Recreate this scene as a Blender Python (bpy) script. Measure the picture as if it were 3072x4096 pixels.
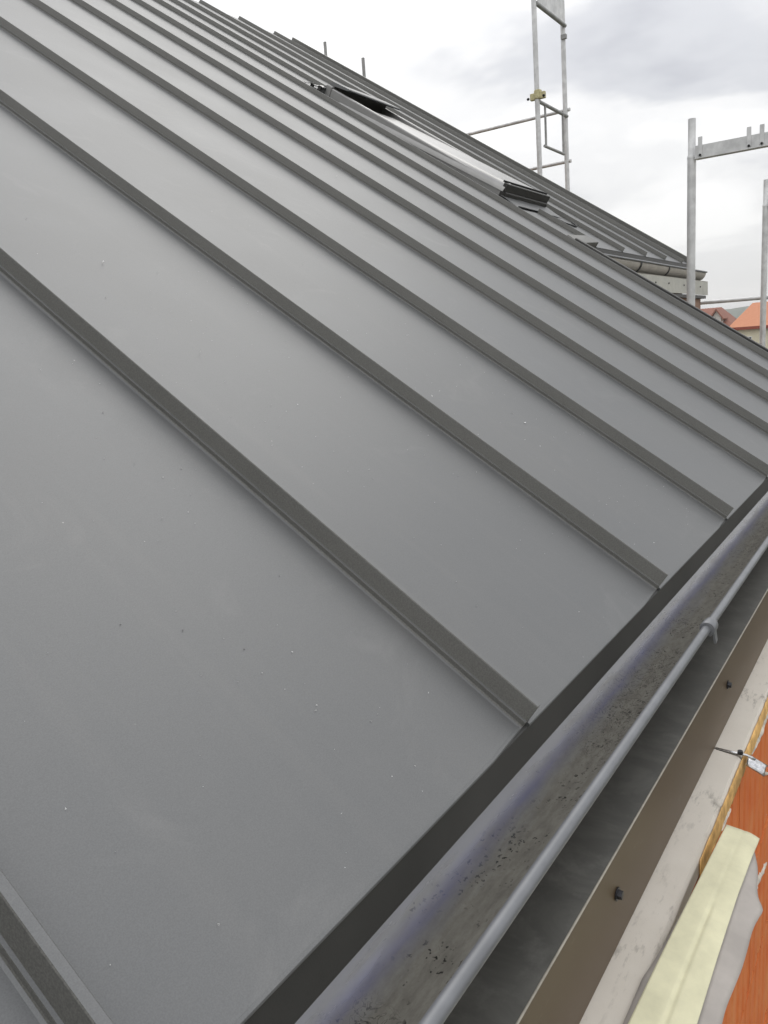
import bpy, bmesh, math, random
from math import sin, cos, pi, radians, sqrt
from mathutils import Matrix, Vector, noise

for o in list(bpy.data.objects):
    bpy.data.objects.remove(o)
S = bpy.context.scene
COL = S.collection

# ------------------------------------------------------------------ camera
cam_d = bpy.data.cameras.new('camera')
cam = bpy.data.objects.new('camera', cam_d)
COL.objects.link(cam)
cam_d.sensor_fit = 'VERTICAL'
cam_d.sensor_height = 36.0
cam_d.lens = 36.0 * 3157.65 / 4096.0
cam_d.clip_start = 0.02
cam_d.clip_end = 8000
RW = ((0.5560281217, -0.8280624505, -0.0717307877),
      (-0.2062350191, -0.0538486919, -0.9770196699),
      (0.8051706929, 0.5580438123, -0.2007168623))      # world -> lens axes (right, down, forward)
M = Matrix((RW[0], [-v for v in RW[1]], [-v for v in RW[2]])).transposed().to_4x4()
M.translation = Vector((0.0, -0.335, 0.405))
cam.matrix_world = M
S.camera = cam
S.render.resolution_x, S.render.resolution_y = 768, 1024

# ------------------------------------------------------------------ sky
SUN_EL, SUN_AZ = radians(48), radians(62)      # azimuth clockwise from +Y
W = bpy.data.worlds.new('World')
S.world = W
W.use_nodes = True
nt = W.node_tree
nt.nodes.clear()
N, L = nt.nodes.new, nt.links.new
out = N('ShaderNodeOutputWorld')
bg = N('ShaderNodeBackground')
bg.inputs['Strength'].default_value = 0.1
L(bg.outputs[0], out.inputs['Surface'])
sky = N('ShaderNodeTexSky')
sky.sky_type = 'NISHITA'
sky.sun_disc = False
sky.sun_elevation = SUN_EL
sky.sun_rotation = SUN_AZ
tc = N('ShaderNodeTexCoord')
sep = N('ShaderNodeSeparateXYZ')
L(tc.outputs['Generated'], sep.inputs[0])


def math_node(tree, op, a, b=None, c=None, clamp=False):
    n = tree.nodes.new('ShaderNodeMath')
    n.operation = op
    n.use_clamp = clamp
    for i, v in enumerate((a, b, c)):
        if v is None:
            continue
        if isinstance(v, (int, float)):
            n.inputs[i].default_value = v
        else:
            tree.links.new(v, n.inputs[i])
    return n.outputs[0]


def ramp(tree, src, stops, interp='LINEAR'):
    r = tree.nodes.new('ShaderNodeValToRGB')
    r.color_ramp.interpolation = interp
    el = r.color_ramp.elements
    while len(el) < len(stops):
        el.new(0.5)
    for e, (p, c) in zip(el, stops):
        e.position = p
        e.color = (c, c, c, 1) if isinstance(c, (int, float)) else (*c, 1)
    tree.links.new(src, r.inputs[0])
    return r.outputs[0]


# an overcast deck seen in perspective: direction projected on a flat cloud layer
zz = math_node(nt, 'MAXIMUM', sep.outputs[2], 0.0)
zz = math_node(nt, 'ADD', zz, 0.16)
cx = math_node(nt, 'DIVIDE', sep.outputs[0], zz)
cy = math_node(nt, 'DIVIDE', sep.outputs[1], zz)
comb = N('ShaderNodeCombineXYZ')
L(math_node(nt, 'ADD', cx, 0.3), comb.inputs[0]); L(math_node(nt, 'ADD', cy, 0.22), comb.inputs[1])
comb.inputs[2].default_value = 7.9
nz = N('ShaderNodeTexNoise')
nz.inputs['Scale'].default_value = 0.85
nz.inputs['Detail'].default_value = 5.0
nz.inputs['Roughness'].default_value = 0.52
nz.inputs['Distortion'].default_value = 0.25
L(comb.outputs[0], nz.inputs['Vector'])
hf = math_node(nt, 'MULTIPLY', math_node(nt, 'SUBTRACT', sep.outputs[2], 0.03), 9.0, None, True)
flat = math_node(nt, 'ADD', math_node(nt, 'MULTIPLY', math_node(nt, 'SUBTRACT', nz.outputs['Fac'], 0.615), hf), 0.615)
cloud = ramp(nt, flat, [(0.36, (5.7, 5.8, 6.2)), (0.46, (7.0, 7.1, 7.4)),
                                     (0.55, (9.4, 9.4, 9.4)), (0.64, (11.0, 10.95, 10.85))], 'EASE')
mixc = N('ShaderNodeMix')
mixc.data_type = 'RGBA'
mixc.inputs[0].default_value = 0.95            # nearly closed cloud cover
grad = math_node(nt, 'MULTIPLY_ADD', math_node(nt, 'MAXIMUM', sep.outputs[2], 0.0), 0.95, 0.86)
cg = N('ShaderNodeVectorMath')
cg.operation = 'SCALE'
L(cloud, cg.inputs[0])
L(grad, cg.inputs['Scale'])
L(sky.outputs[0], mixc.inputs[6])
L(cg.outputs[0], mixc.inputs[7])
L(mixc.outputs[2], bg.inputs['Color'])

sun_d = bpy.data.lights.new('sun', 'SUN')
sun_d.energy = 0.6
sun_d.angle = radians(40)
sun_d.color = (1.0, 0.97, 0.92)
sun = bpy.data.objects.new('sun', sun_d)
COL.objects.link(sun)
sdir = Vector((sin(SUN_AZ) * cos(SUN_EL), cos(SUN_AZ) * cos(SUN_EL), sin(SUN_EL)))
sun.rotation_euler = sdir.to_track_quat('Z', 'Y').to_euler()
sun.location = (5, 5, 20)

S.view_settings.view_transform = 'Standard'
S.view_settings.look = 'None'
S.view_settings.exposure = 0.0
S.view_settings.gamma = 1.0
S.view_settings.use_curve_mapping = False

random.seed(7)

# ------------------------------------------------------------------ helpers


class MB:
    def __init__(s):
        s.v, s.f = [], []

    def add(s, verts, faces):
        o = len(s.v)
        s.v += [tuple(p) for p in verts]
        s.f += [tuple(i + o for i in f) for f in faces]
        return s

    def box(s, a, b):
        (x0, y0, z0), (x1, y1, z1) = a, b
        return s.add([(x0, y0, z0), (x1, y0, z0), (x1, y1, z0), (x0, y1, z0),
                      (x0, y0, z1), (x1, y0, z1), (x1, y1, z1), (x0, y1, z1)],
                     [(0, 3, 2, 1), (4, 5, 6, 7), (0, 1, 5, 4), (1, 2, 6, 5), (2, 3, 7, 6), (3, 0, 4, 7)])

    def hexa(s, p):
        return s.add(p, [(0, 3, 2, 1), (4, 5, 6, 7), (0, 1, 5, 4), (1, 2, 6, 5), (2, 3, 7, 6), (3, 0, 4, 7)])

    def tube(s, pts, r, n=12, cap=True):
        pts = [Vector(p) for p in pts]
        base = len(s.v)
        up = None
        for i, p in enumerate(pts):
            d = (pts[min(i + 1, len(pts) - 1)] - pts[max(i - 1, 0)]).normalized()
            if up is None:
                up = d.orthogonal().normalized()
            up = (up - d * up.dot(d)).normalized()
            sd = d.cross(up)
            rr = r[i] if isinstance(r, (list, tuple)) else r
            for k in range(n):
                a = 2 * pi * k / n
                s.v.append(tuple(p + (up * cos(a) + sd * sin(a)) * rr))
        for i in range(len(pts) - 1):
            for k in range(n):
                a, b = base + i * n + k, base + i * n + (k + 1) % n
                s.f.append((a, b, b + n, a + n))
        if cap:
            s.f.append(tuple(base + k for k in reversed(range(n))))
            e = base + (len(pts) - 1) * n
            s.f.append(tuple(e + k for k in range(n)))
        return s

    def sweep(s, prof, stations, closed=True, cap=True):
        """prof: list of (a,b); stations: functions (a,b)->xyz"""
        n = len(prof)
        base = len(s.v)
        for st in stations:
            for a, b in prof:
                s.v.append(tuple(st(a, b)))
        for i in range(len(stations) - 1):
            for k in range(n if closed else n - 1):
                a, b = base + i * n + k, base + i * n + (k + 1) % n
                s.f.append((a, b, b + n, a + n))
        if cap and closed:
            s.f.append(tuple(base + k for k in reversed(range(n))))
            e = base + (len(stations) - 1) * n
            s.f.append(tuple(e + k for k in range(n)))
        return s

    def grid(s, nu, nv, fn):
        base = len(s.v)
        for j in range(nv + 1):
            for i in range(nu + 1):
                s.v.append(tuple(fn(i / nu, j / nv)))
        for j in range(nv):
            for i in range(nu):
                a = base + j * (nu + 1) + i
                s.f.append((a, a + 1, a + nu + 2, a + nu + 1))
        return s

    def build(s, name, mat, parent=None, smooth=False, bevel=0.0, origin=None, segs=2):
        me = bpy.data.meshes.new(name)
        org = Vector(origin) if origin else Vector((0, 0, 0))
        me.from_pydata([tuple(Vector(p) - org) for p in s.v], [], s.f)
        bm = bmesh.new()
        bm.from_mesh(me)
        bmesh.ops.recalc_face_normals(bm, faces=bm.faces)
        bm.to_mesh(me)
        bm.free()
        if mat:
            me.materials.append(mat)
        o = bpy.data.objects.new(name, me)
        COL.objects.link(o)
        o.location = org
        if parent:
            o.parent = parent
            o.matrix_parent_inverse = parent.matrix_basis.inverted()
        if smooth:
            me.shade_smooth()
            if smooth != 'all':
                md = o.modifiers.new('edges', 'EDGE_SPLIT')
                md.split_angle = radians(smooth if smooth is not True else 40)
        if bevel:
            b = o.modifiers.new('bevel', 'BEVEL')
            b.width = bevel
            b.segments = segs
            b.limit_method = 'ANGLE'
            b.angle_limit = radians(40)
        return o


def tag(o, label=None, cat=None, group=None, kind=None):
    if label: o['label'] = label
    if cat: o['category'] = cat
    if group: o['group'] = group
    if kind: o['kind'] = kind
    return o


def empty(name, loc=(0, 0, 0)):
    o = bpy.data.objects.new(name, None)
    o.empty_display_size = 0.1
    COL.objects.link(o)
    o.location = loc
    return o


# ------------------------------------------------------------------ materials
def new_mat(name):
    m = bpy.data.materials.new(name)
    m.use_nodes = True
    t = m.node_tree
    p = t.nodes['Principled BSDF']
    return m, t, p


def coord(t, scale=(1, 1, 1), kind='Object'):
    c = t.nodes.new('ShaderNodeTexCoord')
    mp = t.nodes.new('ShaderNodeMapping')
    mp.inputs['Scale'].default_value = scale
    t.links.new(c.outputs[kind], mp.inputs[0])
    return mp.outputs[0]


def noise_n(t, vec, scale, detail=3, rough=0.5, dist=0.0):
    n = t.nodes.new('ShaderNodeTexNoise')
    n.inputs['Scale'].default_value = scale
    n.inputs['Detail'].default_value = detail
    n.inputs['Roughness'].default_value = rough
    n.inputs['Distortion'].default_value = dist
    t.links.new(vec, n.inputs['Vector'])
    return n.outputs['Fac']


def mix_col(t, fac, a, b):
    n = t.nodes.new('ShaderNodeMix')
    n.data_type = 'RGBA'
    if isinstance(fac, (int, float)):
        n.inputs[0].default_value = fac
    else:
        t.links.new(fac, n.inputs[0])
    for i, v in ((6, a), (7, b)):
        if isinstance(v, tuple):
            n.inputs[i].default_value = (*v, 1)
        else:
            t.links.new(v, n.inputs[i])
    return n.outputs[2]


def bump(t, p, h, strength, dist):
    b = t.nodes.new('ShaderNodeBump')
    b.inputs['Strength'].default_value = strength
    b.inputs['Distance'].default_value = dist
    t.links.new(h, b.inputs['Height'])
    t.links.new(b.outputs[0], p.inputs['Normal'])


def plain(name, col, rough=0.6, metal=0.0, var=0.15, scale=30, bstr=0.0, ior=1.5):
    m, t, p = new_mat(name)
    v = coord(t)
    n = noise_n(t, v, scale, 4, 0.6)
    c = mix_col(t, ramp(t, n, [(0.35, 0.0), (0.65, 1.0)]), tuple(x * (1 - var) for x in col),
                tuple(min(1, x * (1 + var)) for x in col))
    t.links.new(c, p.inputs['Base Color'])
    p.inputs['Roughness'].default_value = rough
    p.inputs['Metallic'].default_value = metal
    p.inputs['IOR'].default_value = ior
    if bstr:
        bump(t, p, n, bstr, 0.002)
    return m


# painted anthracite steel: matt grained coat, faint dust and pin-prick specks
def roof_metal(name, base, rough, speck=True, gb=0.25, metal=0.0, gv=0.08, gs=900):
    m, t, p = new_mat(name)
    v = coord(t)
    grain = noise_n(t, v, gs, 2, 0.6)
    dust = noise_n(t, v, 2.3, 5, 0.6)
    c = mix_col(t, ramp(t, grain, [(0.35, 0.0), (0.65, 1.0)]), tuple(x * (1 - gv) for x in base), tuple(x * (1 + gv) for x in base))
    c = mix_col(t, ramp(t, dust, [(0.40, 0.0), (0.75, 0.16)]), c, (0.30, 0.29, 0.27))
    if speck:
        vo = t.nodes.new('ShaderNodeTexVoronoi')
        vo.inputs['Scale'].default_value = 34
        t.links.new(v, vo.inputs['Vector'])
        sp = ramp(t, vo.outputs['Distance'], [(0.02, 1.0), (0.045, 0.0)])
        rare = ramp(t, noise_n(t, v, 9, 2), [(0.49, 0.0), (0.60, 0.6)])
        f = math_node(t, 'MULTIPLY', sp, rare)
        c = mix_col(t, f, c, (0.62, 0.61, 0.58))
        # faint wipe marks and run-off streaks down the slope
        w1 = noise_n(t, coord(t, (26, 1.6, 1.6)), 1.0, 4, 0.6, 0.6)
        c = mix_col(t, ramp(t, w1, [(0.54, 0.0), (0.78, 0.09)]), c, (0.27, 0.26, 0.245))
        w2 = noise_n(t, coord(t, (5, 7, 7)), 1.0, 6, 0.7, 1.2)
        c = mix_col(t, ramp(t, w2, [(0.57, 0.0), (0.74, 0.17)]), c, (0.30, 0.295, 0.285))
    t.links.new(c, p.inputs['Base Color'])
    r = ramp(t, dust, [(0.3, rough - 0.02), (0.7, rough + 0.04)])
    t.links.new(r, p.inputs['Roughness'])
    p.inputs['IOR'].default_value = 1.5
    p.inputs['Metallic'].default_value = metal
    bump(t, p, grain, gb, 0.0004)
    return m


M_ROOF = roof_metal('anthracite_roof_steel', (0.166, 0.169, 0.169), 0.47, True, 0.04, 0.38)
M_SEAM = roof_metal('anthracite_steel_shaded', (0.148, 0.146, 0.134), 0.44, False, 0.28, 0.36, 0.19, 650)  # panel paint made darker: shade of the folded sides is in the colour
M_DRIP = roof_metal('drip_edge_steel_shaded', (0.050, 0.049, 0.046), 0.5, False, 0.2, 0.2)  # roof paint darkened: shade of the edge faces is put into the colour
M_GALV = plain('galvanised_tube', (0.68, 0.68, 0.67), 0.45, 0.3, 0.14, 14)
M_GALVD = plain('galvanised_shaded', (0.34, 0.34, 0.33), 0.55, 0.3, 0.2, 14)  # darker copy of the tube: underside shade put into the bars' colour
M_YCLAMP = plain('yellowish_clamp', (0.55, 0.50, 0.28), 0.5, 0.2, 0.2, 60)
M_BEAD = plain('grey_blue_gutter_bead', (0.185, 0.19, 0.20), 0.38, 0.1, 0.09, 25)
M_BLACK = plain('black_rubber', (0.012, 0.012, 0.012), 0.6)
M_SCREW = plain('dark_screw', (0.05, 0.05, 0.055), 0.35, 0.7, 0.3, 400)
M_TIE = plain('bare_steel', (0.62, 0.62, 0.62), 0.22, 0.9, 0.2, 200)
M_WINFRAME = plain('pale_window_cladding', (0.33, 0.325, 0.315), 0.32, 0.45, 0.06, 8)
M_WINDARK = plain('dark_window_profile', (0.03, 0.028, 0.025), 0.45)


def gutter_mat():
    m, t, p = new_mat('grey_gutter_with_silt')
    v = coord(t)
    s3 = t.nodes.new('ShaderNodeSeparateXYZ')
    t.links.new(v, s3.inputs[0])
    wob = noise_n(t, coord(t, (5, 30, 30)), 2.2, 4, 0.6)
    # silt lies in the lower front of the trough: its own ragged shape
    yy = math_node(t, 'MULTIPLY_ADD', wob, 0.055, s3.outputs[1])
    silt = ramp(t, math_node(t, 'MULTIPLY_ADD', yy, -10.0, 0.92), [(0.20, 0.0), (0.62, 1.0)])
    fine = noise_n(t, v, 260, 4, 0.7)
    blot = noise_n(t, coord(t, (18, 60, 60)), 1.6, 5, 0.65)
    clean = mix_col(t, fine, (0.37, 0.37, 0.385), (0.40, 0.40, 0.415))
    mud = mix_col(t, ramp(t, blot, [(0.3, 0.0), (0.7, 1.0)]), (0.26, 0.245, 0.21), (0.43, 0.41, 0.355))
    mud = mix_col(t, ramp(t, fine, [(0.35, 0.12), (0.6, 0.0)]), mud, (0.13, 0.12, 0.10))
    vo = t.nodes.new('ShaderNodeTexVoronoi')
    vo.inputs['Scale'].default_value = 150
    wv = t.nodes.new('ShaderNodeTexNoise')
    wv.inputs['Scale'].default_value = 160
    t.links.new(v, wv.inputs['Vector'])
    va = t.nodes.new('ShaderNodeVectorMath')
    va.operation = 'MULTIPLY_ADD'
    va.inputs[1].default_value = (.012, .012, .012)
    t.links.new(wv.outputs['Color'], va.inputs[0])
    t.links.new(coord(t, (0.7, 1.1, 1.1)), va.inputs[2])
    t.links.new(va.outputs[0], vo.inputs['Vector'])
    clus = ramp(t, noise_n(t, v, 17, 3, 0.6), [(0.47, 0.0), (0.56, 1.0)])
    dots = math_node(t, 'MULTIPLY', ramp(t, vo.outputs['Distance'], [(0.20, 1.0), (0.30, 0.0)]), clus)
    mud = mix_col(t, dots, mud, (0.03, 0.027, 0.023))
    cr = noise_n(t, coord(t, (40, 60, 60)), 1.0, 3, 0.5, 2.5)
    crack = math_node(t, 'ABSOLUTE', math_node(t, 'SUBTRACT', cr, 0.5))
    crack = math_node(t, 'MULTIPLY', ramp(t, crack, [(0.006, 1.0), (0.022, 0.0)]), ramp(t, noise_n(t, v, 5, 2), [(0.5, 0.0), (0.6, 0.9)]))
    mud = mix_col(t, crack, mud, (0.05, 0.045, 0.04))
    blue_refl = math_node(t, 'MULTIPLY', math_node(t, 'ABSOLUTE', math_node(t, 'SUBTRACT', math_node(t, 'MULTIPLY_ADD', noise_n(t, coord(t, (3, 9, 9)), 1.0, 3), .012, s3.outputs[1]), 0.034)), 48.0)
    clean = mix_col(t, ramp(t, blue_refl, [(0.0, 0.8), (0.62, 0.0)]), clean, (0.25, 0.255, 0.44))  # blue reflection painted into the clean metal as a soft band
    c = mix_col(t, silt, clean, mud)
    t.links.new(c, p.inputs['Base Color'])
    t.links.new(ramp(t, silt, [(0.0, 0.24), (1.0, 0.46)]), p.inputs['Roughness'])
    p.inputs['Metallic'].default_value = 0.3
    bump(t, p, fine, 0.06, 0.0006)
    return m


M_GUT = gutter_mat()
M_PALEGUT = plain('pale_beige_gutter', (0.50, 0.46, 0.41), 0.4, 0, 0.08, 12)
M_PALEFASCIA = plain('pale_fascia', (0.50, 0.49, 0.43), 0.5, 0, 0.08, 12)


def ledge_mat():
    m, t, p = new_mat('dusty_dark_zinc_flashing')
    st = noise_n(t, coord(t, (13, 8, 8)), 1.0, 6, 0.72, 1.4)
    bl = noise_n(t, coord(t), 26, 5, 0.7)
    c = mix_col(t, ramp(t, st, [(0.42, 0.0), (0.8, 0.5)]), (0.085, 0.083, 0.075), (0.20, 0.195, 0.175))
    c = mix_col(t, ramp(t, bl, [(0.55, 0.0), (0.8, 0.5)]), c, (0.20, 0.195, 0.18))
    t.links.new(c, p.inputs['Base Color'])
    p.inputs['Roughness'].default_value = 0.48
    bump(t, p, bl, 0.1, 0.001)
    return m


M_LEDGE = ledge_mat()


def fascia_mat():
    m, t, p = new_mat('brown_painted_fascia')
    n = noise_n(t, coord(t), 7, 5, 0.6)
    g = noise_n(t, coord(t), 500, 2)
    c = mix_col(t, n, (0.090, 0.060, 0.034), (0.114, 0.079, 0.047))
    c = mix_col(t, ramp(t, noise_n(t, coord(t, (20, 60, 60)), 1.0, 5, 0.7), [(0.62, 0.0), (0.8, 0.25)]), c, (0.33, 0.30, 0.25))
    t.links.new(c, p.inputs['Base Color'])
    p.inputs['Roughness'].default_value = 0.42
    bump(t, p, g, 0.08, 0.0004)
    return m


M_FASCIA = fascia_mat()


def cream_mat():
    m, t, p = new_mat('cream_render_board')
    b = noise_n(t, coord(t), 16, 6, 0.65)
    c = mix_col(t, b, (0.60, 0.55, 0.47), (0.73, 0.68, 0.60))
    sm = noise_n(t, coord(t, (26, 90, 40)), 1.0, 5, 0.7)
    reg = ramp(t, noise_n(t, coord(t), 6, 2), [(0.42, 0.0), (0.6, 1.0)])
    f = math_node(t, 'MULTIPLY', ramp(t, sm, [(0.53, 0.0), (0.70, 0.85)]), reg)
    c = mix_col(t, f, c, (0.22, 0.20, 0.17))
    t.links.new(c, p.inputs['Base Color'])
    p.inputs['Roughness'].default_value = 0.85
    bump(t, p, b, 0.25, 0.003)
    return m


M_CREAM = cream_mat()
M_FOLD = plain('pale_fold_edge', (0.40, 0.37, 0.31), 0.4, 0, 0.15, 60)  # paler than the fascia, along the fold


def clay_mat():
    m, t, p = new_mat('orange_clay_block')
    st = noise_n(t, coord(t, (20, 20, 11)), 1.0, 5, 0.65)
    bl = noise_n(t, coord(t), 13, 5, 0.65)
    oi = t.nodes.new('ShaderNodeObjectInfo')
    c = mix_col(t, ramp(t, st, [(0.3, 0.0), (0.7, 1.0)]), (0.68, 0.155, 0.036), (0.80, 0.255, 0.07))
    c = mix_col(t, ramp(t, bl, [(0.5, 0.0), (0.75, 0.6)]), c, (0.70, 0.33, 0.14))
    c = mix_col(t, math_node(t, 'MULTIPLY', oi.outputs['Random'], 0.3), c, (0.60, 0.13, 0.035))
    t.links.new(c, p.inputs['Base Color'])
    p.inputs['Roughness'].default_value = 0.9
    bump(t, p, bl, 0.3, 0.002)
    return m


M_CLAY = clay_mat()
M_MORTAR = plain('grey_mortar', (0.62, 0.58, 0.50), 0.95, 0, 0.25, 40, 0.6)
M_FOAM = plain('orange_yellow_foam', (0.76, 0.45, 0.16), 0.85, 0, 0.35, 35, 0.6)
M_YELLOW = plain('pale_yellow_fleece', (0.73, 0.70, 0.48), 0.8, 0, 0.09, 22, 0.15)
M_GREYM = plain('grey_membrane', (0.42, 0.385, 0.35), 0.7, 0, 0.1, 16, 0.2)
M_FARBRICK = plain('brown_brick', (0.30, 0.19, 0.14), 0.9, 0, 0.25, 9, 0.3)
M_CRUMB = plain('white_crumb', (0.7, 0.7, 0.68), 0.8)
M_HWALL = plain('cream_house_wall', (0.72, 0.66, 0.50), 0.9, 0, 0.06, 2)
M_HWALL2 = plain('white_house_wall', (0.74, 0.73, 0.70), 0.9, 0, 0.06, 2)


def tile_mat(name, a, b):
    m, t, p = new_mat(name)
    n = noise_n(t, coord(t), 3, 5, 0.7)
    c = mix_col(t, n, a, b)
    t.links.new(c, p.inputs['Base Color'])
    p.inputs['Roughness'].default_value = 0.8
    return m


M_TILE = tile_mat('orange_roof_tile', (0.52, 0.20, 0.10), (0.66, 0.30, 0.17))
M_TILE2 = tile_mat('brown_red_roof_tile', (0.24, 0.10, 0.07), (0.36, 0.16, 0.11))
M_TRIM = plain('red_brown_trim', (0.30, 0.06, 0.03), 0.6)
M_GLASSH = plain('far_window_glass', (0.05, 0.055, 0.065), 0.1)

# ------------------------------------------------------------------ setting: ground, hill
g = MB()
g.grid(40, 40, lambda u, v: ((u - 0.5) * 5000, (v - 0.5) * 5000, -6.5))


def ground_mat():
    m, t, p = new_mat('town_ground')
    n = noise_n(t, coord(t), 0.03, 6, 0.65)
    f = noise_n(t, coord(t), 1.4, 5, 0.6)
    c = mix_col(t, ramp(t, n, [(0.45, 0.0), (0.55, 1.0)]), (0.07, 0.10, 0.035), (0.17, 0.155, 0.13))
    c = mix_col(t, math_node(t, 'MULTIPLY', f, 0.5), c, (0.09, 0.085, 0.07))
    t.links.new(c, p.inputs['Base Color'])
    p.inputs['Roughness'].default_value = 0.95
    return m


tag(g.build('ground', ground_mat()), kind='structure')
hl = MB()


def hillf(u, v):
    x = 1500 + v * 700
    y = -600 + u * 1800
    ridge = 30 + 9 * noise.noise((y * 0.004, 1.3, 0)) + 5 * noise.noise((y * 0.013, 4.1, 0))
    k = sin(pi * min(1, v * 1.0)) ** 0.8 if 0 < v < 1 else 0
    env = min(1, max(0, (u - 0.02) / 0.25), max(0, (1 - u) / 0.3))
    return (x, y, -8 + k * env * (ridge + 16))


hl.grid(90, 16, hillf)
M_HILL = tile_mat('wooded_hill', (0.045, 0.07, 0.035), (0.10, 0.12, 0.07))
tag(hl.build('hill', M_HILL, smooth='all'), kind='structure')

# ------------------------------------------------------------------ the roof
TH = 0.594991
CT, ST = cos(TH), sin(TH)


def RP(x, s, o=0.0):
    return Vector((x, s * CT - o * ST, s * ST + o * CT))


S_RIDGE = 6.6
S_STEP = 1.65                      # where the eave of the set-back part lies
DY, DZ = S_STEP * CT, S_STEP * ST
seam_x = [-0.320, 0.189, 0.7037, 1.2184, 1.743, 2.267, 2.775, 3.318, 3.846, 4.40, 4.906, 5.425, 5.945, 6.465, 6.985]
VERGE_NEAR, VERGE_FAR = 4.54, 7.28

roof = tag(empty('standing_seam_roof'), 'dark grey standing seam metal roof sloping up from the gutter', 'roof')


def make_panel(x0, x1, s0, s1, seed):
    mb = MB()
    nu, nv = 14, 46

    def edge(u):
        e = 0.0
        if u > 0.86:
            e = 0.004 * ((u - 0.86) / 0.14)
        return e

    def fn(u, v):
        x = x0 + (x1 - x0) * u
        vv = v ** 1.6
        s = s0 + edge(u) * (1 - min(1, vv * 20)) + (s1 - s0) * vv
        w = 0.0
        e = min(u, 1 - u)
        k = min(1, e / 0.12)
        w += k * 0.0010 * noise.noise((x * 1.7 + seed * 9.1, s * 0.9, seed * 3.3))
        w += k * 0.00015 * noise.noise((x * 5 + seed, s * 2.6, seed * 1.7))
        return RP(x, s, w)
    mb.grid(nu, nv, fn)
    o = mb.build('roof_panel', M_ROOF, roof, smooth='all')
    # folded lower lip
    lp = MB()
    prof = [(0.0015, -0.001), (0.0008, 0.0004), (-0.002, 0.0002), (-0.0032, -0.0010), (-0.0032, -0.0042), (0.0, -0.0042)]
    st = []
    for i in range(nu + 1):
        u = i / nu
        x = x0 + (x1 - x0) * u
        st.append((lambda a, b, x=x, u=u: RP(x, s0 + edge(u) + a, b)))
    lp.sweep(prof, st)
    lp.build('hem', M_ROOF, o)
    return o


def make_seam(x, s0, s1):
    mb = MB()
    # stepped fold: lower leg, small ledge that catches the sky, upper fold, flat top
    prof = [(-0.0035, 0.0), (-0.0008, 0.0009), (0.0, 0.0025), (0.0, 0.0076), (0.0003, 0.0083), (0.0030, 0.0086), (0.0032, 0.0094),
            (0.0068, 0.0282), (0.0076, 0.0294), (0.0145, 0.0294), (0.0152, 0.0284), (0.0152, 0.002), (0.0180, 0.0)]
    n = 60
    st = []
    for i in range(n + 1):
        s = s0 + (s1 - s0) * (i / n) ** 1.4
        wob = 0.0013 * noise.noise((x * 7, s * 1.7, 2.2)) + 0.0004 * noise.noise((x * 3, s * 7.0, 5.2))
        st.append((lambda a, b, s=s, wob=wob: RP(x + a + 0.008 + wob, s, b)))
    mb.sweep(prof, st)
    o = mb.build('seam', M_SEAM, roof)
    o.data.materials.append(M_ROOF)        # same paint; panel tone puts light into top and ledge, grained side darker
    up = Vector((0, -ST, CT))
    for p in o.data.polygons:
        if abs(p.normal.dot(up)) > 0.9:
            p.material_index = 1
    return o


for i, x in enumerate(seam_x):
    s0 = 0.0 if x < 4.45 else S_STEP
    x1 = seam_x[i + 1] if i + 1 < len(seam_x) else VERGE_FAR
    if x < 4.45 < x1:                       # the panel that crosses the step
        make_panel(x + 0.0225, VERGE_NEAR, 0.0, S_STEP, i)
        make_panel(x + 0.0225, x1 + 0.008, S_STEP, S_RIDGE, i + 40)
    else:
        make_panel(x + 0.0225, x1 + 0.008, s0, S_RIDGE, i)
    if 4.66 < x < 5.3:                     # interrupted by the roof window
        make_seam(x, s0 + 0.001, 2.10)
        make_seam(x, 3.90, S_RIDGE)
    else:
        make_seam(x, s0 + 0.001, S_RIDGE)


def verge(x, s0, s1, h=0.040, m=None):
    mb = MB()
    prof = [(0, -0.002), (0, h), (0.018, h + 0.002), (0.045, h), (0.047, -0.10), (0.043, -0.10), (0.041, h - 0.004), (0.004, h - 0.004), (0.004, -0.002)]
    mb.sweep(prof, [(lambda a, b, s=s: RP(x + a, s, b)) for s in (s0, s0 + (s1 - s0) * .5, s1)])
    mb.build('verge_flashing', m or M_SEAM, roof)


verge(VERGE_NEAR, -0.004, S_STEP, 0.027, M_DRIP)
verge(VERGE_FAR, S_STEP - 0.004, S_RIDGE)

# back slope, so that the ridge is closed
bs = MB()
rz = RP(0, S_RIDGE)
bs.hexa([(-3, rz.y, rz.z - 0.006), (VERGE_FAR, rz.y, rz.z - 0.006), (VERGE_FAR, rz.y + 5.4, rz.z - 3.66), (-3, rz.y + 5.4, rz.z - 3.66),
         (-3, rz.y, rz.z - 0.001), (VERGE_FAR, rz.y, rz.z - 0.001), (VERGE_FAR, rz.y + 5.4, rz.z - 3.655), (-3, rz.y + 5.4, rz.z - 3.655)])
bs.build('back_slope', M_ROOF, roof)
# roof deck under the sheets
dk = MB()
dk.hexa([RP(-1.2, 0.03, -0.03), RP(4.49, 0.03, -0.03), RP(4.49, S_RIDGE, -0.03), RP(-1.2, S_RIDGE, -0.03),
         RP(-1.2, 0.03, -0.005), RP(4.49, 0.03, -0.005), RP(4.49, S_RIDGE, -0.005), RP(-1.2, S_RIDGE, -0.005)])
dk.hexa([RP(4.49, S_STEP + .03, -0.03), RP(7.26, S_STEP + .03, -0.03), RP(7.26, S_RIDGE, -0.03), RP(4.49, S_RIDGE, -0.03),
         RP(4.49, S_STEP + .03, -0.005), RP(7.26, S_STEP + .03, -0.005), RP(7.26, S_RIDGE, -0.005), RP(4.49, S_RIDGE, -0.005)])
dk.build('deck', M_WINDARK, roof)


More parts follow.
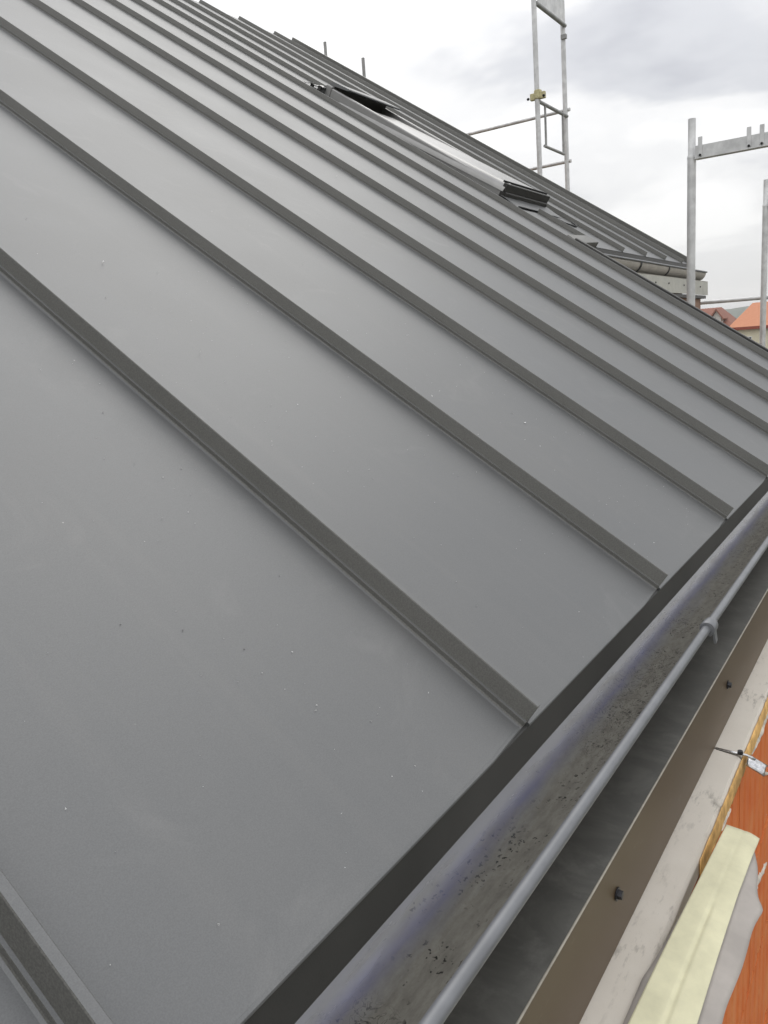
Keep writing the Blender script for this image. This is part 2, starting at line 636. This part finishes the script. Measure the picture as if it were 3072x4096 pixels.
def drip(x0, x1, s0):
    d = MB()
    y0, z0 = RP(0, s0).y, RP(0, s0).z
    prof = [(0.06 * CT, 0.06 * ST - 0.0045), (0.0, -0.0045), (-0.0008, -0.0425), (0.0015, -0.0432), (0.004, -0.038), (0.004, -0.008), (0.06 * CT, 0.06 * ST - 0.008)]
    d.sweep(prof, [(lambda a, b, x=x: (x, y0 + a, z0 + b)) for x in (x0, x1)])
    d.build('drip_edge', M_DRIP, roof)


drip(-1.2, VERGE_NEAR, 0.0)
drip(VERGE_NEAR + 0.05, VERGE_FAR, S_STEP)

# raised corner piece where the step of the eave begins
cp = MB()
cp.hexa([RP(4.60, S_STEP - .02, -.01), RP(4.86, S_STEP - .02, -.01), RP(4.86, S_STEP + .07, .0), RP(4.66, S_STEP + .10, .0),
         RP(4.60, S_STEP - .02, .012), RP(4.86, S_STEP - .02, .036), RP(4.86, S_STEP + .07, .036), RP(4.66, S_STEP + .10, .010)])
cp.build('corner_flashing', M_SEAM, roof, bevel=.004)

# ------------------------------------------------------------------ roof window, sash tilted open
WX0, WX1, WS0, WS1 = 4.66, 5.31, 2.26, 3.74
win = tag(empty('roof_window', RP(4.98, 3.0)), 'open centre pivot roof window with pale metal frame set in the far roof', 'window')


def rbox(mb, x0, x1, s0, s1, o0, o1):
    return mb.hexa([RP(x0, s0, o0), RP(x1, s0, o0), RP(x1, s1, o0), RP(x0, s1, o0), RP(x0, s0, o1), RP(x1, s0, o1), RP(x1, s1, o1), RP(x0, s1, o1)])


for nm, (a, b, c, d, e, f_) in dict(frame_side=(WX0, WX0 + .045, WS0, WS1, -.01, .06),
                                    frame_side_b=(WX1 - .045, WX1, WS0, WS1, -.01, .06),
                                    frame_bottom=(WX0, WX1, WS0 - .03, WS0, -.01, .04),
                                    frame_top=(WX0, WX1, WS1, WS1 + .05, -.01, .07)).items():
    mb = MB()
    rbox(mb, a, b, c, d, e, f_)
    mb.build('frame_side' if 'side' in nm else nm, M_WINDARK if nm == 'frame_bottom' else M_WINFRAME, win, bevel=.008, segs=3)
# well of the window
mb = MB()
rbox(mb, WX0 + .045, WX1 - .045, WS0, WS1, -.012, -.004)
mb.build('lining', M_WINDARK, win)
# sash
tilt = 0.030


def sashp(x, s, o):
    k = (s - 3.0) / (WS1 - WS0)
    return RP(x, s, o - 2 * tilt * k)


sash = empty('sash', RP(4.98, 3.0))
sash.parent = win
sash.matrix_parent_inverse = win.matrix_basis.inverted()


def sbox(mb, x0, x1, s0, s1, o0, o1):
    return mb.hexa([sashp(x0, s0, o0), sashp(x1, s0, o0), sashp(x1, s1, o0), sashp(x0, s1, o0), sashp(x0, s0, o1), sashp(x1, s0, o1), sashp(x1, s1, o1), sashp(x0, s1, o1)])


COL_S = []
sx0, sx1, ss0, ss1 = WX0 - .012, WX1 + .012, WS0 - .01, WS1 - .10
# rounded side cladding of the sash: quarter-round profile swept along the slope
for sgn, xe in ((1, sx0), (-1, sx1)):
    mb = MB()
    prof = [(0, .006)] + [(.07 - .07 * cos(a), .006 + .052 * sin(a)) for a in [pi / 2 * k / 7 for k in range(1, 8)]] + [(.075, .058), (.075, .012), (.02, .006)]
    mb.sweep(prof, [(lambda a, b, s=s: sashp(xe + sgn * a, s, b)) for s in (ss0, (ss0 + ss1) / 2, ss1)])
    mb.build('sash_side', M_WINFRAME, sash, smooth=50)
mb = MB(); sbox(mb, sx0 + .01, sx1 - .01, ss0 - .012, ss0 + .02, -.028, .056); mb.build('sash_bottom_rail', M_WINDARK, sash, bevel=.004)
mb = MB(); sbox(mb, sx0 + .075, sx1 - .075, ss1 - .06, ss1, .0, .050); mb.build('sash_top_rail', M_WINDARK, sash, bevel=.004)
mb = MB(); sbox(mb, sx0 + .075, sx1 - .075, ss0 + .02, ss0 + .075, .02, .060); mb.build('cover_strip', M_WINFRAME, sash, bevel=.004)
mb = MB(); sbox(mb, sx0 + .01, sx1 - .01, ss0 + .02, ss0 + .03, .055, .066); mb.build('black_seal', M_BLACK, sash)


mb = MB(); sbox(mb, sx0 + .075, sx1 - .075, ss0 + .075, ss1 - .06, .03, .0575); mb.build('cover_sheet', M_WINFRAME, sash)
# hood over the head of the window
hood = MB()
prof = [(WS1 - .125, .098), (WS1 - .12, .104), (WS1 + .02, .098), (WS1 + .10, .030), (WS1 + .10, .0), (WS1 + .05, .0), (WS1 + .0, .075), (WS1 - .115, .090)]
hood.sweep(prof, [(lambda a, b, x=x: RP(x, a, b)) for x in (WX0 + .02, WX1 - .0)])
hood.build('hood', M_ROOF, win)
mb = MB(); rbox(mb, WX0 + .045, WX1 - .02, WS1 - .012, WS1 + .0, .0, .094); mb.build('head_lining', M_WINDARK, win)
# flashing: crumpled head corner piece and lower apron
mb = MB()
mb.grid(6, 5, lambda u, v: RP(WX0 - .04 + .16 * u, WS1 + .05 + .17 * v, .012 + .045 * (1 - v) * (0.6 + .4 * u) + .012 * noise.noise((u * 3, v * 4, 1))))
mb.build('head_flashing', M_WINFRAME, win)
for k, (a, b) in enumerate(((0.015, 0.0), (0.10, 0.05))):
    mb = MB(); rbox(mb, WX0 - .042 + a * .3, WX0 - .03 + a * .3, WS1 + .06 + .09 * k, WS1 + .085 + .09 * k, .005, .040 - .01 * k); mb.build('flashing_clip', M_WINDARK, win)
mb = MB()
mb.grid(10, 6, lambda u, v: RP(WX0 - .03 + (WX1 - WX0 + .06) * u, WS0 - .155 + .135 * v, .006 + .010 * v + .002 * noise.noise((u * 6, v * 2, 5))))
mb.build('apron_flashing', M_ROOF, win, smooth='all')
mb = MB(); mb.tube([RP(WX0 - .02, WS0 - .157, .009), RP(WX0 + .2, WS0 - .158, .009), RP(WX0 + .36, WS0 - .157, .009)], .004, 8); mb.build('apron_edge', M_BLACK, win)

cable = MB()
cable.tube([RP(5.05, 2.06, .012), RP(5.16, 2.00, .006), RP(5.28, 1.97, .006), RP(5.36, 1.99, .007), RP(5.40, 2.05, .008)], .005, 8)
tag(cable.build('cable', M_BLACK, None, smooth='all'), 'thin black cable lying on the roof below the roof window', 'cable')

# ------------------------------------------------------------------ gutters
GX0, GX1 = -1.2, 4.46


def make_gutter(x0, x1, dy, dz, label, clips, brackets, gm=None):
    root = tag(empty('rain_gutter', ((x0 + x1) / 2, dy, dz - .1)), label, 'gutter')
    R0 = .0665
    tr = MB()
    ang = [pi * k / 22 for k in range(23)]
    prof = [(0.0 + R0 * cos(a), -.060 - R0 * sin(a)) for a in ang]
    prof[0] = (R0, -.040)
    prof_out = [(c * 1.0 + (c / R0) * .0012, z - .0012) for c, z in prof]
    full = prof + prof_out[::-1]
    n = 40
    st = []
    for i in range(n + 1):
        x = x0 + (x1 - x0) * i / n
        w = .0008 * noise.noise((x * 2.3, dy, 1.0))
        st.append((lambda a, b, x=x, w=w: (x, dy + a + w, dz + b + w)))
    tr.sweep(full, st)
    t_ = tr.build('trough', gm or M_GUT, root, smooth=60)
    t_.location = (0, 0, 0)
    bd = MB()
    bd.tube([(x0 + (x1 - x0) * i / n, dy - R0 - .0068, dz - .058 + .0006 * noise.noise((x0 + (x1 - x0) * i / n * 3, 0, dy))) for i in range(n + 1)], .0068, 14)
    bd.build('bead', M_BEAD, root, smooth=60)
    for x in clips:
        cl = MB()
        cl.tube([(x - .004, dy - R0 - .0085, dz - .0575), (x, dy - R0 - .0085, dz - .0575), (x + .022, dy - R0 - .0085, dz - .0575)], [.0112, .0125, .0115], 14)
        cl.add([(x - .002, dy - R0 - .017, dz - .052), (x + .016, dy - R0 - .017, dz - .052), (x + .010, dy - R0 - .0215, dz - .078), (x - .001, dy - R0 - .0215, dz - .080),
                (x - .002, dy - R0 - .0145, dz - .052), (x + .016, dy - R0 - .0145, dz - .052), (x + .010, dy - R0 - .018, dz - .078), (x - .001, dy - R0 - .018, dz - .080)],
               [(0, 3, 2, 1), (4, 5, 6, 7), (0, 1, 5, 4), (1, 2, 6, 5), (2, 3, 7, 6), (3, 0, 4, 7)])
        cl.build('collar', M_BEAD, root, smooth=40)
    for x in brackets:
        b = MB()
        bp = [((R0 + .003) * cos(a), -.060 - (R0 + .003) * sin(a)) for a in ang] + [((R0 + .0058) * cos(a), -.060 - (R0 + .0058) * sin(a)) for a in ang[::-1]]
        b.sweep(bp, [(lambda a, c, xx=xx: (xx, dy + a, dz + c)) for xx in (x, x + .028)])
        b.build('bracket', M_SCREW, root)
    ec = MB()
    ec.add([(x1, dy + c, dz + z) for c, z in prof], [tuple(range(len(prof)))])
    ec.add([(x1 + .0015, dy + c, dz + z) for c, z in prof], [tuple(range(len(prof)))])
    ec.build('end_cap', M_GUT, root)
    return root


make_gutter(GX0, GX1, 0.0, 0.0, 'grey half-round gutter with brown silt and round bead beside the nearest panels', (1.238,), (-0.6, 0.25, 2.1, 2.9, 3.7))
make_gutter(4.62, 7.56, DY, DZ, 'far gutter on dark brackets under the set-back eave', (), (4.9, 5.62, 6.34, 7.06), M_PALEGUT)


def eave_trim(x0, x1, dy, dz, label, screws, fm=None):
    root = tag(empty('eave_trim', ((x0 + x1) / 2, dy - .05, dz - .2)), label, 'fascia')
    l = MB()
    l.sweep([(.16, -.128), (-.0865, -.1405), (-.0865, -.1430), (.16, -.1315)], [(lambda a, b, x=x: (x, dy + a, dz + b)) for x in (x0, x1)])
    l.build('ledge_flashing', M_LEDGE, root)
    e = MB()
    e.tube([(x0, dy - .0875, dz - .1412), (x1, dy - .0875, dz - .1412)], .0012, 8)
    e.build('folded_edge', M_FOLD, root, smooth='all')
    fs = MB()
    fs.sweep([(-.0872, -.1425), (-.0882, -.245), (-.0885, -.2545), (-.0845, -.2555), (-.0835, -.1435)], [(lambda a, b, x=x: (x, dy + a, dz + b)) for x in (x0, x1)])
    fs.build('fascia', fm or M_FASCIA, root)
    for x in screws:
        sc = MB()
        c0 = Vector((x, dy - .0884, dz - .188 + .004 * random.uniform(-1, 1)))
        sc.tube([c0, c0 + Vector((0, -.0014, 0))], [.0075, .0075], 12)
        sc.tube([c0 + Vector((0, -.001, 0)), c0 + Vector((0, -.0062, 0))], [.0052, .0046], 6)
        sc.build('screw', M_SCREW, root)
    return root


eave_trim(-1.2, 4.46, 0, 0, 'brown fascia strip with dark screw heads under the nearest gutter', (0.16, 0.746, 1.331, 1.93, 2.52, 3.1))
eave_trim(4.60, 7.54, DY, DZ, 'pale fascia strip with tiny screws below the far gutter', (4.95, 5.45, 5.9, 6.25, 6.7, 7.25), M_PALEFASCIA)

# ------------------------------------------------------------------ clay block wall below the nearest eave
wall = tag(empty('clay_block_wall', (1.6, -.05, -6.5)), 'orange grooved clay block wall with cream ledge under the brown fascia', 'wall')
core = MB()
core.box((-1.2, -.1235, -6.5), (4.35, .20, -.292))
core.build('mortar_core', M_MORTAR, wall)
BW, BH = 0.248, 0.238
pts = []
nG = 5
for k in range(nG):
    a = -BW / 2 + BW * k / nG
    w = BW / nG
    pts += [(a + .0005, 0.0), (a + w * .62, 0.0), (a + w * .72, .0022), (a + w * .90, .0022)]
prof = [(x + .0, y) for x, y in pts] + [(BW / 2, 0.0), (BW / 2, .05), (-BW / 2, .05)]
bm_ = MB()
bm_.sweep(prof, [(lambda a, b, z=z: (a, b, z)) for z in (-BH / 2, BH / 2)])
block0 = bm_.build('clay_block', M_CLAY, wall)
zc = -.296 - BH / 2
first = True
for r in range(5):
    for c in range(-4, 17):
        x = .07 + c * (BW + .009) + (BW / 2 if r % 2 else 0)
        if x < -1.05 or x > 4.2:
            continue
        o = block0 if first else block0.copy()
        if not first:
            COL.objects.link(o)
            o.parent = wall
            o.matrix_parent_inverse = wall.matrix_basis.inverted()
        first = False
        o.location = (x, -.1285 + random.uniform(-.0015, .0015), zc - r * (BH + .011))
        o.rotation_euler = (0, random.uniform(-.003, .003), random.uniform(-.006, .006))

# two cream boards on the wall head with an open joint
for xa, xb in ((-1.2, 1.2335), (1.2405, 4.35)):
    cb = MB()
    nn = 60
    prof = [(.05, -.262), (-.086, -.2565), (-.124, -.2615), (-.1285, -.266), (-.1275, -.291), (.05, -.291)]
    st = []
    for i in range(nn + 1):
        x = xa + (xb - xa) * i / nn
        w = .0016 * noise.noise((x * 14, 3, 0)) + .0008 * noise.noise((x * 50, 7, 0))
        st.append((lambda a, b, x=x, w=w: (x, a + (w if a < -.12 else 0), b + (w * .6 if a < -.12 else 0))))
    cb.sweep(prof, st)
    cb.build('ledge_board', M_CREAM, wall, bevel=.0012)
# strip of foam squeezed out along the board's edge
fo = MB()
nn = 150
st = []
for i in range(nn + 1):
    x = .95 + 1.6 * i / nn
    w = .0035 * noise.noise((x * 22, 1, 0)) + .002 * noise.noise((x * 70, 2, 0))
    st.append((lambda a, b, x=x, w=w: (x, -.1285 - max(.0005, a * (1 + w * 160)), -.2745 + b * (1 + w * 90))))
fo.sweep([(-.001, .010), (.0016, .009), (.0028, .0), (.0024, -.016), (.0005, -.026), (-.001, -.026)], st)
fo.build('foam_bead', M_FOAM, wall, smooth='all')
# mortar smeared on the wall face
def smear(pts, wd, seed):
    mb = MB()
    n = 36

    def at(t):
        k = min(len(pts) - 2, int(t * (len(pts) - 1)))
        f = t * (len(pts) - 1) - k
        a, b = Vector(pts[k]), Vector(pts[k + 1])
        return a.lerp(b, f), (b - a).normalized()

    def fn(u, v):
        p, d = at(u)
        nrm = Vector((-d.y, d.x))
        w = wd * (0.65 + 0.9 * noise.noise((u * 9, seed, 0)) * (1 if v > .5 else .6)) * sin(pi * min(1, max(0, u * .96 + .02))) ** .5
        q = p + nrm * (v - .5) * 2 * max(w, wd * .12)
        e = 4 * v * (1 - v)
        h = .0042 * e * (0.6 + 0.9 * abs(noise.noise((q.x * 70, q.y * 70, seed)))) * sin(pi * (u * .98 + .01)) ** .3
        return (q.x, -.1295 - h + .0022 * (1 - e), q.y)
    mb.grid(n, 8, fn)
    mb.build('mortar_smear', M_MORTAR, wall, smooth='all')


smear([(1.235, -.279), (1.278, -.290), (1.33, -.316), (1.389, -.353), (1.46, -.408), (1.55, -.455)], .0085, 1.0)
smear([(1.32, -.300), (1.40, -.304), (1.46, -.297), (1.56, -.299)], .0075, 4.0)
smear([(1.08, -.300), (1.11, -.297), (1.145, -.301)], .005, 7.0)
smear([(1.30, -.62), (1.40, -.60), (1.52, -.63)], .012, 9.0)

# steel tie lying in the joint
tie = tag(empty('steel_tie', (1.24, -.13, -.265)), 'bent shiny steel tie sticking out of the joint between cream boards', 'wall tie')
mb = MB(); mb.tube([(1.236, -.090, -.2570), (1.238, -.118, -.2590), (1.241, -.134, -.2605), (1.243, -.147, -.266)], .0021, 8); mb.build('rod', M_TIE, tie, smooth='all')
mb = MB()
mb.grid(6, 6, lambda u, v: (1.226 + .034 * u, -.137 - .026 * v, -.262 - .012 * v - .008 * (u - .5) ** 2 * 4 + .002 * noise.noise((u * 3, v * 3, 3))))
o = mb.build('bent_plate', M_TIE, tie, smooth='all')
md = o.modifiers.new('solid', 'SOLIDIFY'); md.thickness = .002
mb = MB(); mb.tube([(1.236, -.126, -.2575), (1.236, -.126, -.2525)], [.0045, .004], 8); mb.build('nail_head', M_SCREW, tie)

# pale yellow and grey membrane flap on the wall head
mem = tag(empty('membrane_flap', (.4, -.16, -.27)), 'pale yellow and grey membrane strip with torn edge lying along the cream ledge', 'membrane')
XM0, XM1 = -0.5, 1.028


def edge_y(x):
    e = -.2045 - .008 * noise.noise((x * 4.0, 11, 0)) - .004 * noise.noise((x * 17, 5, 0))
    for xc, a, w in ((.90, .005, .014), (.655, .010, .016), (.50, .008, .02)):
        e -= a * math.exp(-((x - xc) / w) ** 2)
    if x > .88:
        e += .022 * ((x - .88) / .15)
    return e


mb = MB()


def memf(u, v):
    x = XM0 + (XM1 + .012 * v - XM0) * u
    yi = -.124 - .021 * max(0, (x - .72) / .30) ** .7
    y = yi + (edge_y(x) - yi) * v
    z = -.2575 - .006 * v - .008 * v ** 3 + .0016 * noise.noise((x * 9, v * 3, 2)) * v
    return (x, y, max(z, -.34) if v > .2 else max(z, -.2555 - .05 * (abs(y) - .086)))


mb.grid(220, 14, memf)
o = mb.build('grey_sheet', M_GREYM, mem, smooth='all')
md = o.modifiers.new('solid', 'SOLIDIFY'); md.thickness = .0012; md.offset = 1
mb = MB()


def yelf(u, v):
    x = XM0 + (XM1 + .002 + .012 * v - XM0) * u
    y0 = -.1265 - .019 * max(0, (x - .55) / .48) ** 1.2
    y1 = -.1850 - .003 * noise.noise((x * 3, 2, 0))
    y = y0 + (y1 - y0) * v
    vv = (y + .124) / (edge_y(x) + .124)
    vv = max(0, vv)
    z = -.2575 - .006 * vv - .008 * vv ** 3 + .0046
    z += - .0019 * math.exp(-((v - .52) / .045) ** 2) * (1 if x < .86 else 0.2) + .0012 * noise.noise((x * 6, v * 2, 4))
    return (x, y, z)


mb.grid(160, 28, yelf)
o = mb.build('yellow_band', M_YELLOW, mem, smooth='all')
md = o.modifiers.new('solid', 'SOLIDIFY'); md.thickness = .0010; md.offset = 1

# ------------------------------------------------------------------ set-back part of the house
fw = tag(empty('house_end_wall', (6, 2.2, -6.5)), 'brown brick end of the house below the far eave', 'wall')
mb = MB(); mb.box((4.40, DY - .055, -6.5), (7.42, 9.8, DZ - .285)); mb.build('masonry', M_FARBRICK, fw)
mb = MB(); mb.box((4.62, DY - .082, DZ - .284), (7.50, DY + .1, DZ - .259)); mb.build('soffit', M_WINDARK, fw)
gb = MB()
gb.add([(7.195, DY, DZ - .27), (7.195, rz.y, rz.z - .05), (7.195, rz.y + 4.8, DZ - .27), (7.205, DY, DZ - .27), (7.205, rz.y, rz.z - .05), (7.205, rz.y + 4.8, DZ - .27)],
       [(0, 1, 2), (5, 4, 3), (0, 3, 4, 1), (1, 4, 5, 2), (2, 5, 3, 0)])
gb.build('gable', M_FARBRICK, fw)

# ------------------------------------------------------------------ scaffold
GZ = -6.5
TR = .0242


def cone_pins(mb, x, y, z0, z1, r=.014):
    mb.tube([(x, y, z0), (x, y, z1 - .02), (x, y, z1)], [r, r, r * .6], 8)


def facade_frame(x, yi, yo, ztop, label, lean=0.0, pins=()):
    root = tag(empty('scaffolding', (x, (yi + yo) / 2, GZ)), label, 'scaffold', 'galvanised scaffold frames beside the roof')
    for y in (yi, yo):
        mb = MB()
        mb.tube([(x, y, GZ), (x + lean, y, ztop - .20)], TR, 14)
        mb.build('post', M_GALV, root, smooth=60)
        mb = MB()
        mb.tube([(x + lean, y, ztop - .215), (x + lean, y, ztop - .20), (x + lean, y, ztop - .196), (x + lean, y, ztop)], [TR * 1.05, TR * 1.05, TR * .88, TR * .88], 14)
        mb.build('spigot', M_GALV, root, smooth=60)
    mb = MB()
    zt = ztop - .225
    a, b = min(yi, yo) + TR, max(yi, yo) - TR
    mb.sweep([(-.026, .0), (-.026, .070), (-.022, .070), (-.022, .004), (.022, .004), (.022, .070), (.026, .070), (.026, .0)],
             [(lambda p, q, y=y: (x + p, y, zt + q)) for y in (a, b)])
    mb.build('transom', M_GALV, root)
    for y in pins:
        mb = MB()
        mb.box((x - .030, y - .012, zt + .012), (x - .0262, y + .012, zt + .115))
        mb.build('pin', M_GALV, root, bevel=.003)
        mb = MB()
        mb.tube([(x - .0300, y, zt + .016), (x - .0325, y, zt + .016)], .007, 8)
        mb.build('rivet', M_BLACK, root)
    return root


facade_frame(5.10, .853, .12, 1.575, 'scaffold frame with pinned transom standing just beyond the near roof edge', 0.004, (.800, .543, .477, .20))
facade_frame(7.66, .850, .12, 1.565, 'shorter-looking farther scaffold frame at the right edge of the picture', 0.0, (.80, .2))

# the tall frame beyond the far verge
gf = tag(empty('scaffolding', (8.13, 2.9, GZ)), 'tall scaffold frame rising behind the roof like a ladder', 'scaffold', 'galvanised scaffold frames beside the roof')
AX, BX, AY = 7.77, 8.50, 2.895
for x, nm in ((AX, 0), (BX, 0)):
    mb = MB(); mb.tube([(x + .02, AY + .02, GZ), (x, AY, 1.5), (x - .01, AY + .015, 4.3)], TR, 14); mb.build('post', M_GALV, gf, smooth=60)
for z, r in ((3.49, .020), (2.635, .017)):
    mb = MB(); mb.tube([(AX, AY - .01, z), (BX, AY - .01, z)], r, 10); mb.build('ledger', M_GALVD, gf, smooth=60)
mb = MB(); mb.box((AX + .05, AY - .012, 3.51), (BX - .03, AY + .0, 3.70)); mb.build('toe_plate', M_GALV, gf)
# hanging bracket frame
mb = MB()
mb.tube([(AX + .14, AY - .012, 2.635), (AX + .14, AY - .012, 2.255)], .012, 8); mb.build('bracket_upright', M_GALVD, gf, smooth=60)
mb = MB()
mb.tube([(BX - .13, AY - .012, 2.635), (BX - .13, AY - .012, 2.255)], .012, 8); mb.build('bracket_upright', M_GALVD, gf, smooth=60)
mb = MB()
mb.tube([(AX + .10, AY - .012, 2.25), (BX - .12, AY - .012, 2.25)], .014, 8); mb.build('bracket_foot', M_GALVD, gf, smooth=60)
# coupler
mb = MB()
mb.tube([(AX, AY, 2.655), (AX, AY, 2.66), (AX, AY, 2.735), (AX, AY, 2.74)], [TR * 1.1, TR * 1.55, TR * 1.55, TR * 1.1], 12)
mb.box((AX - .02, AY + .02, 2.655), (AX + .02, AY + .075, 2.715)); mb.box((AX - .02, AY - .075, 2.655), (AX + .02, AY - .02, 2.715))
mb.build('coupler', M_YCLAMP, gf, bevel=.004)
for dy_ in (.085, -.075):
    mb = MB(); mb.tube([(AX - .03, AY + dy_, 2.67), (AX - .045, AY + dy_, 2.665)], .013, 6); mb.build('bolt', M_BLACK, gf)
mb = MB(); mb.box((BX - .05, AY - .035, 3.36), (BX - .015, AY + .02, 3.40)); mb.build('wedge', M_GALVD, gf)


def rail(pts, r, label):
    mb = MB()
    mb.tube(pts, r, 10)
    return tag(mb.build('guard_rail', M_GALV, None, smooth=60, origin=pts[0]), label, 'rail', 'scaffold guard rails')


rail([(BX + .01, AY - .04, 2.70), (BX + .02, 6.9, 2.68)], .018, 'upper guard rail running left from the tall scaffold frame')
rail([(BX + .01, AY - .04, 2.20), (BX + .02, 6.9, 2.17)], .018, 'lower guard rail crossing behind the foot of the tall scaffold frame')
rail([(7.70, .80, .61), (7.72, 2.6, .62)], .017, 'guard rail low above the distant orange roofs')
for y, z, lab in ((5.92, 4.11, 'small scaffold post tip nearer the ridge end'), (5.38, 3.80, 'taller scaffold post tip peeping over the verge')):
    mb = MB()
    mb.tube([(BX, y, GZ), (BX, y, z)], .019, 10)
    tag(mb.build('scaffold_post', M_GALVD, None, smooth=60, origin=(BX, y, GZ)), lab, 'scaffold', 'scaffold posts behind the roof')

# ------------------------------------------------------------------ houses far off


def house(x0, x1, y0, y1, zb, ze, zr, hip, wallm, tilem, label, over=.5):
    root = tag(empty('house', ((x0 + x1) / 2, (y0 + y1) / 2, zb)), label, 'house', 'distant houses')
    mb = MB(); mb.box((x0, y0, zb), (x1, y1, ze)); mb.build('wall', wallm, root)
    mb = MB()
    xm = (x0 + x1) / 2
    a, b, c, d = (x0 - over, y0 - over, ze), (x1 + over, y0 - over, ze), (x1 + over, y1 + over, ze), (x0 - over, y1 + over, ze)
    r0, r1 = (xm, y0 - over + hip, zr), (xm, y1 + over - hip, zr)
    mb.add([a, b, c, d, r0, r1], [(0, 1, 4), (1, 2, 5, 4), (2, 3, 5), (3, 0, 4, 5), (0, 3, 2, 1)])
    rf = mb.build('roof', tilem, root)
    mb = MB(); mb.box((x0 - over - .03, y0 - over, ze - .32), (x0 - over + .10, y1 + over, ze + .04)); mb.build('eave_board', M_TRIM, root)
    ny = max(1, int((y1 - y0) / 3.2))
    for f0 in (-1.9, -4.7):
        for k in range(ny):
            yc = y0 + (y1 - y0) * (k + .5) / ny
            mb = MB(); mb.box((x0 - .06, yc - .6, ze + f0 - .7), (x0 + .05, yc + .6, ze + f0 + .7)); w = mb.build('window', M_HWALL2, root)
            mb = MB(); mb.box((x0 - .075, yc - .5, ze + f0 - .6), (x0 - .05, yc + .5, ze + f0 + .6)); mb.build('pane', M_GLASSH, w)
    return root, rf


h1, rf1 = house(110, 121, 3.0, 20.2, GZ, -.05, 2.95, 1.9, M_HWALL, M_TILE, 'cream house with large orange tiled hip roof at the right edge')
h2, rf2 = house(131, 140, 24.6, 36.0, GZ, .2, 3.15, 2.5, M_HWALL2, M_TILE2, 'white house with brown-red roof and small white dormer')
# dormer
mb = MB()
yd, xd = 26.2, 130.0
mb.add([(xd, yd - .62, .2), (xd, yd + .62, .2), (xd, yd + .62, 1.55), (xd, yd, 2.55), (xd, yd - .62, 1.55),
        (xd + 4, yd - .62, .2), (xd + 4, yd + .62, .2), (xd + 4, yd + .62, 1.55), (xd + 4, yd, 2.55), (xd + 4, yd - .62, 1.55)],
       [(0, 1, 2, 3, 4), (9, 8, 7, 6, 5), (0, 5, 6, 1), (1, 6, 7, 2), (2, 7, 8, 3), (3, 8, 9, 4), (4, 9, 5, 0)])
dm = mb.build('dormer', M_HWALL2, h2)
for sg in (-1, 1):
    mb = MB()
    mb.hexa([(xd - .5, yd, 2.62), (xd + 4, yd, 2.62), (xd + 4, yd + sg * 1.0, 1.18), (xd - .5, yd + sg * 1.0, 1.18),
             (xd - .5, yd, 2.90), (xd + 4, yd, 2.90), (xd + 4, yd + sg * 1.12, 1.38), (xd - .5, yd + sg * 1.12, 1.38)])
    mb.build('dormer_roof', M_TILE2, dm)

# ------------------------------------------------------------------ plaster crumbs scattered on the sheets
cr = MB()
spots = [(.93, 1.05), (.45, .62), (.62, .95), (1.33, .55), (1.52, .42), (.33, .55), (.9, .75), (.55, 1.4), (.48, 1.28), (.40, 1.05), (3.5, 1.6), (3.9, 2.4), (2.6, 1.9)]
for i in range(330):
    if i < len(spots):
        x, s, r = *spots[i], .0034
    else:
        x, s, r = random.uniform(.22, 1.7), abs(random.gauss(.35, .4)) + .02, random.uniform(.0005, .0012)
    if min(abs(x - q) for q in seam_x) < .03:
        continue
    c = RP(x, s, r * .6)
    a = [c + Vector((random.uniform(-1, 1), random.uniform(-1, 1), random.uniform(-.3, 1))) * r * 1.2 for _ in range(4)]
    cr.add(a, [(0, 1, 2), (0, 2, 3), (0, 3, 1), (1, 3, 2)])
tag(cr.build('plaster_crumbs', M_CRUMB), 'white plaster crumbs scattered on the nearest roof panels', 'debris', None, 'stuff')

# ------------------------------------------------------------------ thin haze over the town
hz = MB()
hz.box((-2520, -2520, -9.5), (2520, 2520, 46.0))
hm = bpy.data.materials.new('haze_air')
hm.use_nodes = True
ht = hm.node_tree
ht.nodes.clear()
ho = ht.nodes.new('ShaderNodeOutputMaterial')
hv = ht.nodes.new('ShaderNodeVolumePrincipled')
hv.inputs['Color'].default_value = (0.975, 0.98, 0.99, 1)
hv.inputs['Density'].default_value = 0.00035
ht.links.new(hv.outputs[0], ho.inputs['Volume'])
tag(hz.build('haze', hm), 'thin pale haze over the distant town', 'haze', None, 'stuff')
